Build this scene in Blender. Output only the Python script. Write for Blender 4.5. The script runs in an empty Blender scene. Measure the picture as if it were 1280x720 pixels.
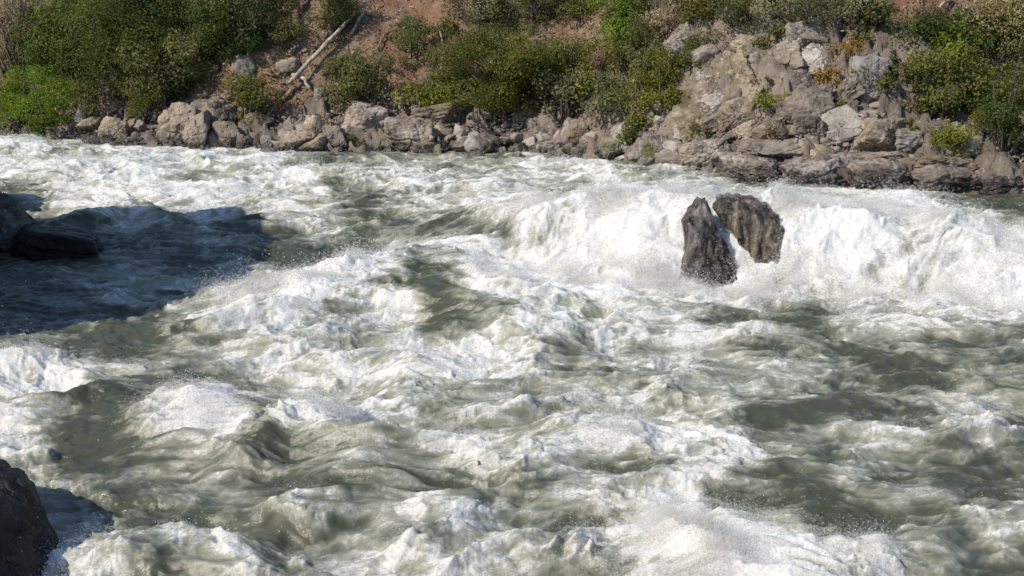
import bpy, bmesh, math, random
import numpy as np
from mathutils import Vector, Matrix, Euler

random.seed(7)
RNG = np.random.default_rng(11)
C = bpy.context.scene.collection
sc = bpy.context.scene
R = math.radians

# ------------------------------------------------------------------ noise
_perm = np.random.default_rng(3).permutation(512).astype(np.int32)
_perm = np.concatenate([_perm, _perm])
_ang = np.random.default_rng(4).uniform(0, 2*np.pi, 512)
_g2x = np.cos(_ang).astype(np.float32); _g2y = np.sin(_ang).astype(np.float32)
_g3 = np.random.default_rng(5).normal(size=(512, 3)); _g3 /= np.linalg.norm(_g3, axis=1)[:, None]
_g3 = _g3.astype(np.float32)

def pn2(x, y, s=0):
    """2-D gradient noise, about -1..1"""
    x = np.asarray(x, np.float32); y = np.asarray(y, np.float32)
    xi = np.floor(x).astype(np.int32); yi = np.floor(y).astype(np.int32)
    xf = x-xi; yf = y-yi
    u = xf*xf*xf*(xf*(xf*6-15)+10); v = yf*yf*yf*(yf*(yf*6-15)+10)
    def g(ix, iy, dx, dy):
        h = _perm[(_perm[(ix+s*37) & 511] + iy) & 511]
        return _g2x[h]*dx + _g2y[h]*dy
    a = g(xi, yi, xf, yf); b = g(xi+1, yi, xf-1, yf)
    c = g(xi, yi+1, xf, yf-1); d = g(xi+1, yi+1, xf-1, yf-1)
    a = a+u*(b-a); c = c+u*(d-c)
    return (a+v*(c-a))*1.45

def fbm2(x, y, o=4, s=0, gain=.5):
    t = 0; a = 1; tot = 0
    for k in range(o):
        t = t+a*pn2(x*2**k, y*2**k, s+k*5); tot += a; a *= gain
    return t/tot*1.3

def pn3(p, s=0):
    p = np.asarray(p, np.float32)
    i = np.floor(p).astype(np.int32); f = p-i
    u = f*f*f*(f*(f*6-15)+10)
    out = 0
    for dx in (0, 1):
        for dy in (0, 1):
            for dz in (0, 1):
                h = _perm[(_perm[(_perm[(i[:, 0]+dx+s*31) & 511]+i[:, 1]+dy) & 511]+i[:, 2]+dz) & 511]
                g = _g3[h]
                d = g[:, 0]*(f[:, 0]-dx)+g[:, 1]*(f[:, 1]-dy)+g[:, 2]*(f[:, 2]-dz)
                w = (u[:, 0] if dx else 1-u[:, 0])*(u[:, 1] if dy else 1-u[:, 1])*(u[:, 2] if dz else 1-u[:, 2])
                out = out+w*d
    return out*1.5

def fbm3(p, o=3, s=0):
    t = 0; a = 1; tot = 0
    for k in range(o):
        t = t+a*pn3(p*2**k, s+k*5); tot += a; a *= .5
    return t/tot*1.3

def sst(a, b, x):
    t = np.clip((x-a)/(b-a), 0, 1)
    return t*t*(3-2*t)

def blocks(x, y, s=0, tilt=.5):
    """broken stone: every cell of a jittered grid is a block with its own height and slant"""
    x = np.asarray(x, np.float32); y = np.asarray(y, np.float32)
    xi = np.floor(x).astype(np.int32); yi = np.floor(y).astype(np.int32)
    b1 = np.full(x.shape, 9., np.float32); val = np.zeros(x.shape, np.float32); b2 = np.full(x.shape, 9., np.float32)
    for dx in (-1, 0, 1):
        for dy in (-1, 0, 1):
            h = _perm[(_perm[(xi+dx+s*17) & 511]+yi+dy) & 511]
            cx = xi+dx+.15+.7*((h*73) % 512)/512; cy = yi+dy+.15+.7*((h*151) % 512)/512
            ex = x-cx; ey = y-cy; d = np.maximum(np.abs(ex)*.9+np.abs(ey)*.35, np.abs(ey)*.95)*1.2
            near = d < b1
            b2 = np.where(near, b1, np.minimum(b2, d))
            v = ((h*37) % 512)/256-1+tilt*(_g2x[h]*ex+_g2y[h]*ey)*2
            val = np.where(near, v, val); b1 = np.where(near, d, b1)
    return val, b2-b1

# ------------------------------------------------------------------ camera
F = 1400.0; TH = R(16.7); CAMZ = 5.0
st, ct = math.sin(TH), math.cos(TH)
cam = bpy.data.cameras.new('camera'); camo = bpy.data.objects.new('camera', cam); C.objects.link(camo)
cam.sensor_width = 36; cam.lens = F/1280*36; cam.clip_end = 2000; cam.clip_start = .05
camo.location = (0, 0, CAMZ); camo.rotation_euler = (R(90)-TH, 0, 0)
sc.camera = camo

def ray(px, py):
    u = (px-640)/F; v = (360-py)/F
    return np.array([u, ct+v*st, -st+v*ct])

# ------------------------------------------------------------------ shape of the land and the river
SHX = [-140, -60, -15, -12.5, -9.4, -5, 0, 1.5, 2.9, 4.5, 6, 10, 14, 60, 140]
SHY = [38, 35, 32.2, 31, 29.6, 29, 28.7, 28, 25.8, 22.9, 21.7, 21.2, 21, 20, 18]
def shore_y(x):
    return np.interp(x, SHX, SHY)

def level(x, y):
    """mean water level: a drop of about a metre along the pour-over on the right"""
    x = np.asarray(x, float); y = np.asarray(y, float)
    drop = sst(-3.0, 2.3, x)
    yf = 17.3-.20*x
    s = (y-yf)
    s = s-.32*fbm2(x*.5, y*.25, 2, 35)
    up = sst(-.35, 1.3, s)
    back = 1-.52*sst(1.3, 3.6, s)
    z = 1.12*drop*up*back
    lump = .16*fbm2(x*.75+3, x*0+.5, 2, 39)
    z = z*(1+(lump-.42*sst(5.2, 8.6, x))*(1-sst(2.2, 3.8, s)))
    return z*(1-.92*sst(3.5, 9, y-yf)*(1-sst(1.0, 4.5, x)))

def stone(x, y):
    """where the bank is bare bedrock and broken stone"""
    d = y-shore_y(x)
    w = .35*fbm2(x*.6, y*.6, 3, 47)
    lowrock = sst(-.3, .1, d)*(1-sst(1.3, 2.1, d+w*1.5))
    right = sst(3.6, 4.8, x+w)*(1-sst(9.2, 10.4, x+w))*sst(-.3, .1, d)*(1-sst(3.9, 4.8, d+w))
    rt = sst(3.6, 4.8, x)*sst(-.3, .1, d)*(1-sst(2.0, 2.9, d+w*1.5))
    return np.maximum(np.maximum(lowrock, right), rt)

def land(x, y, detail=False):
    x = np.asarray(x, float); y = np.asarray(y, float)
    d = y-shore_y(x)-.35*fbm2(x*.5, y*.5+9, 2, 40)
    zw = .52*sst(0, 4, x)
    up = np.where(d < 1, .42*np.maximum(d, 0), .42+.80*(d-1))
    up = np.where(up > 4.6, 4.6+1.6*(1-np.exp(-(np.maximum(up, 4.6)-4.6)/1.8)), up)
    down = -1.5*(1-np.exp(np.minimum(d, 0)*.8))
    far = zw+np.where(d > 0, up, down)
    far = far+sst(.3, 3, d)*(.42*fbm2(x*.35, y*.35, 3, 41)+.16*fbm2(x*1.6, y*1.6, 3, 42)-.1*np.abs(pn2(x*.9, y*.4, 43)))
    st_ = stone(x, y)
    if detail:
        b1, e1 = blocks(x*.95+.2*y+.3*pn2(x, y, 46), y*1.05-.15*x, 1); b2, e2 = blocks(x*2.6-.3*y, y*2.9+.4*x, 2); b3, e3 = blocks(x*6+.3*y, y*7, 3)
        jag = .26*b1-.18*(1-sst(0, .10, e1))+.17*b2-.10*(1-sst(0, .12, e2))+.065*b3-.03*(1-sst(0, .15, e3))
    else:
        jag = .0
    far = far+st_*jag
    # the viewer's own bank
    e = 6.9-y-.10*np.abs(x)*0+.4*fbm2(x*.4, y*.4, 2, 44)
    near = np.where(e > 0, np.minimum(.62*e, 3.4+.03*e), -1.5*(1-np.exp(np.minimum(e, 0)*.8)))
    near = near+sst(0, 2, e)*.12*fbm2(x*1.1, y*1.1, 3, 45)
    return np.where(y < 13, near, far)

def at_z(px, py, z=0.0):
    r = ray(px, py); t = (z-CAMZ)/r[2]
    return r[0]*t, r[1]*t

def at_land(px, py):
    r = ray(px, py)
    t = np.arange(14, 70, .03)
    xs, ys, zs = r[0]*t, r[1]*t, CAMZ+r[2]*t
    ok = np.nonzero((zs < np.maximum(land(xs, ys), -.05)))[0]
    k = ok[0] if len(ok) else len(t)-1
    return np.array([xs[k], ys[k], zs[k]]), t[k]

# ------------------------------------------------------------------ node helpers
def mat(name):
    m = bpy.data.materials.new(name); m.use_nodes = True
    nt = m.node_tree; nt.nodes.clear()
    out = nt.nodes.new('ShaderNodeOutputMaterial')
    return m, nt, out

class N:
    def __init__(s, nt): s.nt = nt
    def n(s, t, ins=None, **kw):
        nd = s.nt.nodes.new(t)
        for k, v in kw.items(): setattr(nd, k, v)
        for k, v in (ins or {}).items(): s.set(nd.inputs[k], v)
        return nd
    def set(s, sock, v):
        if isinstance(v, bpy.types.NodeSocket): s.nt.links.new(v, sock)
        elif isinstance(v, bpy.types.Node): s.nt.links.new(v.outputs[0], sock)
        else: sock.default_value = v
    def noise(s, vec, scale, detail=4, rough=.55, dist=0.):
        return s.n('ShaderNodeTexNoise', {'Vector': vec, 'Scale': scale, 'Detail': detail, 'Roughness': rough, 'Distortion': dist}).outputs[0]
    def math(s, op, a, b=0., clamp=False):
        nd = s.n('ShaderNodeMath', {0: a, 1: b}, operation=op); nd.use_clamp = clamp
        return nd.outputs[0]
    def rng(s, v, a, b, c=0., d=1., smooth=True):
        return s.n('ShaderNodeMapRange', {0: v, 1: a, 2: b, 3: c, 4: d}, interpolation_type='SMOOTHSTEP' if smooth else 'LINEAR').outputs[0]
    def mix(s, f, a, b, bt='MIX'):
        nd = s.n('ShaderNodeMix', data_type='RGBA', blend_type=bt)
        s.set(nd.inputs[0], f); s.set(nd.inputs[6], a); s.set(nd.inputs[7], b)
        return nd.outputs[2]
    def map(s, vec, sc_=(1, 1, 1), rot=(0, 0, 0)):
        return s.n('ShaderNodeMapping', {'Vector': vec, 'Scale': sc_, 'Rotation': rot}).outputs[0]

def c4(r, g, b): return (r, g, b, 1)

def rock_mat(name, base, dark, pale, wet_z=None, moss=0., tint=None, grain=1., stain=.5, streak=0., shine=.85):
    m, nt, out = mat(name); g = N(nt)
    tc = g.n('ShaderNodeNewGeometry'); pos = tc.outputs['Position']
    oi = g.n('ShaderNodeObjectInfo')
    off = g.n('ShaderNodeVectorMath', {0: pos, 1: oi.outputs['Location']}, operation='ADD').outputs[0]
    n1 = g.noise(off, 1.7, 5, .6, .4)
    n2 = g.noise(off, 9*grain, 5, .65)
    n3 = g.noise(off, 34*grain, 4, .7)
    st_ = g.noise(g.map(off, (1.2, 1.2, 7), (.3, .2, 0)), 1.6, 5, .6, .6)
    col = g.mix(g.rng(n1, .38, .64), c4(*dark), c4(*base))
    col = g.mix(g.math('MULTIPLY', g.rng(n2, .5, .72), .8), col, c4(*pale))
    col = g.mix(g.math('MULTIPLY', g.rng(st_, .56, .70), stain), col, c4(*[v*.45 for v in dark]))
    col = g.mix(g.math('MULTIPLY', g.rng(n3, .52, .75), .35), col, c4(*[v*.35 for v in dark]))
    vor = g.n('ShaderNodeTexVoronoi', {'Vector': g.n('ShaderNodeVectorMath', {0: off, 1: g.n('ShaderNodeTexNoise', {'Vector': off, 'Scale': 2.5, 'Detail': 3}).outputs[1]}, operation='ADD').outputs[0], 'Scale': 2.3}, feature='DISTANCE_TO_EDGE').outputs[0]
    crack = g.math('MAXIMUM', g.rng(vor, 0., .03), g.rng(n1, .42, .52))
    col = g.mix(crack, c4(*[v*.3 for v in dark]), col)
    if streak:
        sk = g.noise(g.map(off, (7, 7, 1.1)), 1., 5, .7, .5)
        col = g.mix(g.math('MULTIPLY', g.rng(sk, .50, .60), streak), col, c4(*[v*.35 for v in dark]))
        col = g.mix(g.math('MULTIPLY', g.rng(sk, .47, .36), streak*.7), col, c4(*pale))
    # each stone its own tint
    hsv = g.n('ShaderNodeHueSaturation', {'Color': col, 'Hue': g.rng(oi.outputs['Random'], 0, 1, .488, .512, False),
                                          'Saturation': g.rng(oi.outputs['Random'], 0, 1, .7, 1.15, False),
                                          'Value': g.rng(g.math('FRACT', g.math('MULTIPLY', oi.outputs['Random'], 7.31)), 0, 1, .72, 1.22, False)})
    col = hsv.outputs[0]
    rough = shine
    if moss:
        mn = g.noise(off, 3.2, 5, .6)
        mm = g.math('MULTIPLY', g.rng(mn, .5, .62), moss)
        col = g.mix(mm, col, c4(.12, .12, .03))
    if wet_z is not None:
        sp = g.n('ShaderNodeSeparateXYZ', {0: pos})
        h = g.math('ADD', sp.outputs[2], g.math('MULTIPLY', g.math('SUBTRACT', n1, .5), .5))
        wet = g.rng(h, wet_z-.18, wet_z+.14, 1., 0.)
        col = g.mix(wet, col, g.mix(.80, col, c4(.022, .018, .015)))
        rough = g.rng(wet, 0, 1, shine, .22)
    hgt = g.math('ADD', g.math('MULTIPLY', n2, .6), g.math('ADD', g.math('MULTIPLY', n3, .25), g.math('MULTIPLY', crack, .35)))
    bmp = g.n('ShaderNodeBump', {'Height': hgt, 'Strength': .9, 'Distance': .06})
    bs = g.n('ShaderNodeBsdfPrincipled', {'Base Color': col, 'Roughness': rough, 'Normal': bmp.outputs[0]})
    bs.inputs['Specular IOR Level'].default_value = .4
    nt.links.new(bs.outputs[0], out.inputs[0])
    return m

ROCK = rock_mat('grey_brown_rock', (.335, .262, .19), (.18, .137, .10), (.48, .405, .31), wet_z=.30)
ROCK_R = rock_mat('right_bank_rock', (.34, .275, .20), (.175, .135, .10), (.52, .44, .335), wet_z=.55)
LEDGE = rock_mat('ledge_rock', (.36, .285, .23), (.20, .15, .12), (.50, .435, .365), wet_z=.90, stain=.4, streak=.55)
PALE = rock_mat('pale_rock', (.42, .375, .32), (.27, .225, .19), (.52, .48, .42), wet_z=.22, stain=.3)
MOSSY = rock_mat('mossy_rock', (.33, .29, .24), (.18, .155, .12), (.48, .45, .40), wet_z=.45, moss=.8)
WETROCK = rock_mat('wet_rock', (.115, .088, .067), (.038, .028, .021), (.24, .205, .175), wet_z=.35, stain=.3, streak=1., shine=.28)
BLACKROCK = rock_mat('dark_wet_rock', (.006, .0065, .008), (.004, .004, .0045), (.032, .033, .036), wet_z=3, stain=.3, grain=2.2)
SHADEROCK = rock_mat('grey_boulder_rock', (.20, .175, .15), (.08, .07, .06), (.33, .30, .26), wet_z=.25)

# ------------------------------------------------------------------ object helpers
def tag(o, label=None, cat=None, group=None, kind=None):
    if label: o['label'] = label
    if cat: o['category'] = cat
    if group: o['group'] = group
    if kind: o['kind'] = kind
    return o

def mesh_np(name, v, faces, m, smooth=True, attrs=None):
    """faces: (n,k) int array of equal sized polygons"""
    me = bpy.data.meshes.new(name)
    v = np.ascontiguousarray(v, np.float32); faces = np.ascontiguousarray(faces, np.int32)
    k = faces.shape[1]
    me.vertices.add(len(v)); me.vertices.foreach_set('co', v.ravel())
    me.loops.add(faces.size); me.loops.foreach_set('vertex_index', faces.ravel())
    me.polygons.add(len(faces))
    me.polygons.foreach_set('loop_start', np.arange(len(faces), dtype=np.int32)*k)
    me.polygons.foreach_set('use_smooth', np.full(len(faces), smooth, bool))
    for an, av in (attrs or {}).items():
        a = me.attributes.new(an, 'FLOAT', 'POINT'); a.data.foreach_set('value', np.ascontiguousarray(av, np.float32))
    me.update(calc_edges=True)
    if m: me.materials.append(m)
    return me

def link(name, me, parent=None):
    o = bpy.data.objects.new(name, me); C.objects.link(o)
    if parent is not None: o.parent = parent
    return o

def empty(name, loc, rz=0):
    o = bpy.data.objects.new(name, None); C.objects.link(o)
    o.location = loc; o.rotation_euler = (0, 0, rz); o.empty_display_size = .2
    return o

_ico = {}
def ico(n):
    if n not in _ico:
        bm = bmesh.new(); bmesh.ops.create_icosphere(bm, subdivisions=n, radius=1)
        bm.verts.ensure_lookup_table()
        v = np.array([x.co[:] for x in bm.verts]); f = np.array([[q.index for q in p.verts] for p in bm.faces])
        bm.free(); v /= np.linalg.norm(v, axis=1)[:, None]
        _ico[n] = (v, f)
    return _ico[n]

def rock_v(seed, sub=5, planes=13, p=22, rough=.05, strata=0., nf=2.2, fract=0.):
    """an angular stone: a sphere cut back by random planes, edges worn, surface roughened; unit sized"""
    rg = np.random.default_rng(seed)
    d, f = ico(sub)
    n = rg.normal(size=(planes, 3)); n /= np.linalg.norm(n, axis=1)[:, None]
    n = np.vstack([n, np.eye(3), -np.eye(3)])
    c = rg.uniform(.62, 1., len(n)); c[-6:] = 1
    q = np.maximum(d@n.T, 0)/c
    r = (q**p).sum(1)**(-1/p)
    v = d*r[:, None]
    o = rg.uniform(-50, 50, 3)
    v = v+d*(rough*fbm3(v*nf+o, 4)+rough*.6*-np.abs(pn3(v*nf*1.7+o, 9)))[:, None]
    if fract:
        A = np.linalg.qr(rg.normal(size=(3, 3)))[0]
        for k, am in ((2.1, 1.), (4.6, .5)):
            w = v@A.T*k+.22*np.stack([fbm3(v*1.7+o, 2), fbm3(v*1.7-o, 2), fbm3(v*1.7+o[::-1], 2)], -1)*k*.6
            ci = np.floor(w).astype(int)+200
            h = (_perm[(_perm[(_perm[ci[:, 0] & 511]+ci[:, 1]) & 511]+ci[:, 2]) & 511]/256.-1)
            fr = np.abs(w-np.floor(w)-.5).max(1)
            v = v+d*(am*fract*(h*.8-.55*sst(.42, .5, fr)))[:, None]
    if strata:
        tl = rg.uniform(-.3, .3, 2)
        h = v[:, 2]+tl[0]*v[:, 0]+tl[1]*v[:, 1]+.08*fbm3(v*1.5+o, 2)
        stp = pn2(h*5+seed, h*0+seed*.37, 3)
        v = v+d*np.array([1, 1, .15])*(strata*stp)[:, None]
    return v, f

_proto = {}
def proto_mesh(k, m, sub=4):
    key = (k, m.name, sub)
    if key not in _proto:
        v, f = rock_v(100+k, sub, 7+k % 5, 32, .06, 0, 2.2, .06)
        _proto[key] = mesh_np('stone', v, f, m)
    return _proto[key]

def rock_at(px, base, w, h, label, m=None, name='rock', seed=None, sub=5, cat='rock', group=None, depth=.85, tilt=(0, 0), strata=0., rough=.055,
            planes=13, on=None, sink=.18, p=30, rz=None, nf=2.8, fract=.075):
    """a stone of its own whose foot shows at (px, base) on the land, w by h pixels there"""
    P, t = on if on is not None else at_land(px, base)
    s = t/F
    W = w*s/2; H = h*s*1.06
    seed = seed if seed is not None else int(px*7+base*13) % 99991
    v, f = rock_v(seed, max(sub, 6 if w > 30 else 5), planes, p, rough, strata, nf, fract)
    v = v/np.abs(v).max(0)
    ex = np.array([W, W*depth, H*(1+sink)/2])
    v = v*ex
    rot = Euler((R(tilt[0]), R(tilt[1]), 0 if rz is None else R(rz))).to_matrix()
    v = v@np.array(rot).T
    o = link(name, mesh_np(name, v, f, m or ROCK))
    o.location = (P[0], P[1]+W*depth*.55, P[2]-H*sink+H*(1+sink)/2)
    tag(o, label, cat, group)
    return o

# ------------------------------------------------------------------ ground
def axis(a, b, step, lo, hi, n=26):
    core = np.arange(a, b, step)
    e1 = lo+(a-lo)*(1-np.linspace(1, 0, n, endpoint=False)**2.2) if lo < a else np.array([])
    e2 = b+(hi-b)*np.linspace(0, 1, n)**2.2
    return np.concatenate([e1, core, e2])

def build_ground():
    xs = axis(-17.5, 17.5, .055, -260, 260); ys = np.concatenate([axis(-4, 19, .25, -160, 19.01, 20)[:-20], np.arange(19, 36, .055), 36+390*np.linspace(0, 1, 50)**2.2])
    X, Y = np.meshgrid(xs, ys)
    Z = land(X, Y, True)
    v = np.stack([X, Y, Z], -1).reshape(-1, 3)
    nx, ny = len(xs), len(ys)
    i = np.arange(nx*ny).reshape(ny, nx)
    f = np.stack([i[:-1, :-1], i[:-1, 1:], i[1:, 1:], i[1:, :-1]], -1).reshape(-1, 4)
    m, nt, out = mat('bank_soil'); g = N(nt)
    pos = g.n('ShaderNodeNewGeometry').outputs['Position']
    n1 = g.noise(pos, .55, 4, .6, .5); n2 = g.noise(pos, 2.6, 5, .65, .3); n3 = g.noise(pos, 14, 5, .7); n4 = g.noise(pos, 50, 3, .7)
    col = g.mix(g.rng(n1, .40, .60), c4(.30, .165, .105), c4(.29, .205, .145))
    col = g.mix(g.math('MULTIPLY', g.rng(n2, .52, .66), .8), col, c4(.36, .29, .215))
    col = g.mix(g.math('MULTIPLY', g.rng(n3, .5, .68), .7), col, c4(.13, .085, .055))
    col = g.mix(g.math('MULTIPLY', g.rng(n4, .55, .75), .5), col, c4(.42, .36, .28))
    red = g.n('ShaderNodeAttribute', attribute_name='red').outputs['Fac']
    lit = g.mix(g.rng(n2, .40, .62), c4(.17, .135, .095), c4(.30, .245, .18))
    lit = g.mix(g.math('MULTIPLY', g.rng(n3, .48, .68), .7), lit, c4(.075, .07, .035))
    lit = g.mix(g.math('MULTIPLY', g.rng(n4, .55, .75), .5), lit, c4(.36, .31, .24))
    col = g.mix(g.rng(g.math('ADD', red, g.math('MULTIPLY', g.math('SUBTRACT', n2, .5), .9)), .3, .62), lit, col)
    # bare shattered stone
    low = g.n('ShaderNodeAttribute', attribute_name='stone').outputs['Fac']
    rk = g.mix(g.rng(n1, .38, .62), c4(.23, .185, .15), c4(.35, .285, .23))
    rk = g.mix(g.math('MULTIPLY', g.rng(n2, .52, .7), .7), rk, c4(.48, .42, .355))
    rk = g.mix(g.math('MULTIPLY', g.rng(n3, .54, .72), .45), rk, c4(.10, .08, .065))
    rk = g.mix(g.math('MULTIPLY', g.rng(n4, .56, .8), .3), rk, c4(.09, .07, .055))
    col = g.mix(g.rng(g.math('ADD', low, g.math('MULTIPLY', g.math('SUBTRACT', n2, .5), .5)), .35, .6), col, rk)
    h = g.math('ADD', g.math('MULTIPLY', n3, .7), g.math('MULTIPLY', n4, .3))
    b = g.n('ShaderNodeBump', {'Height': h, 'Strength': 1., 'Distance': .12})
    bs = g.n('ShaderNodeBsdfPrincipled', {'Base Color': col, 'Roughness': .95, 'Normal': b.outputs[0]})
    bs.inputs['Specular IOR Level'].default_value = .1
    nt.links.new(bs.outputs[0], out.inputs[0])
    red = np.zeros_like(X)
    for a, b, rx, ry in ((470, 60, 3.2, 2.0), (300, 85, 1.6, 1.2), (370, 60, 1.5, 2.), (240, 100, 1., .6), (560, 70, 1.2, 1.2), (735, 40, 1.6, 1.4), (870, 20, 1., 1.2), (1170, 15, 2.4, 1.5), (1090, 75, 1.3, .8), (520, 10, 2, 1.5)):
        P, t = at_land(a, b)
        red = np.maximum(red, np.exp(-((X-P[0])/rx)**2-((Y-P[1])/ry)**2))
    o = link('ground', mesh_np('ground', v, f, m, True, {'stone': stone(X, Y).ravel(), 'red': red.ravel()})); tag(o, kind='structure')

# ------------------------------------------------------------------ river
FOAM = """
75567777653333445323455555555555
76777766776776666675554244444332
35888887764357676578868888787531
22222344555533326899986689998887
12333223112257778999985589976888
23344556799873468888887776688888
22233567885682466766675533566666
23223567767787777656776543435444
88544345677657877556565465333343
55323475677764554465656453233564
75113687367777655667555332343563
77223455335656766655666444555544
55642233234444554555577642434323
57653223465445554455772232233344
67666755344435864355787663335555
66653345456666665354667887665544
""".split()

RIDGES = [
    ([(320, 350), (400, 325), (470, 308), (560, 290), (640, 286), (700, 272)], .60, .95, .45),
    ([(490, 356), (545, 358), (600, 374), (655, 394)], .42, .40, .80),
    ([(195, 488), (235, 474), (280, 486)], .40, .42, .32),
    ([(300, 545), (350, 505), (395, 494), (430, 520), (485, 565)], .50, .55, .6),
    ([(895, 507), (960, 490), (1040, 480), (1120, 484), (1185, 510)], .45, .85, .35),
    ([(780, 642), (850, 628), (900, 648), (970, 685)], .60, .6, .35),
    ([(950, 602), (1040, 590), (1120, 598), (1210, 615)], .28, .6, .45),
    ([(535, 658), (570, 633), (615, 652)], .38, .3, .25),
    ([(645, 552), (700, 530), (760, 540), (825, 572)], .34, .5, .35),
    ([(470, 548), (560, 560), (620, 583), (680, 605), (730, 622)], .24, .2, .5),
    ([(300, 212), (400, 202), (480, 206), (570, 214)], .45, .9, .35),
    ([(370, 246), (450, 240), (515, 258)], .30, .6, .35),
    ([(0, 262), (70, 268), (130, 254), (170, 244), (215, 258)], .38, .4, .35),
    ([(-40, 440), (0, 436), (60, 432), (115, 452)], .26, .6, .25),
    ([(-40, 205), (80, 198), (200, 203)], .35, .9, .4),
    ([(0, 178), (25, 170), (60, 178)], .4, .6, .4),
    ([(1140, 478), (1200, 494), (1235, 506)], .18, .2, .3),
    ([(630, 512), (700, 489), (760, 478)], .22, .18, .45),
    ([(815, 607), (900, 592), (995, 578)], .26, .22, .4),
    ([(70, 484), (130, 470), (185, 480)], .28, .4, .3),
    ([(1010, 395), (1100, 397), (1200, 402), (1290, 396)], .18, .18, .4),
    ([(140, 662), (230, 654), (310, 684)], .30, .45, .25),
    ([(1190, 655), (1260, 643), (1310, 650)], .28, .35, .3),
    ([(520, 450), (600, 470), (660, 462)], .22, .25, .5),
    ([(340, 655), (400, 615), (450, 610)], .28, .35, .3),
    ([(470, 690), (520, 680), (600, 690)], .22, .3, .3),
    ([(640, 262), (560, 270), (480, 285)], .25, .2, .6),
    ([(700, 225), (780, 215), (850, 222)], .25, .3, .4),
    ([(640, 205), (700, 200), (760, 208)], .28, .3, .5),
    ([(1000, 700), (1080, 690), (1160, 680)], .28, .3, .3),
    ([(650, 690), (700, 668), (760, 690)], .3, .35, .3),
    ([(880, 430), (960, 420), (1040, 424)], .14, .2, .4),
    ([(1100, 560), (1180, 535), (1260, 540)], .22, .3, .3),
]

def project(X, Y, Z):
    dz = Z-CAMZ
    fwd = Y*ct-dz*st; up = Y*st+dz*ct
    return 640+F*X/fwd, 360-F*up/fwd

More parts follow.
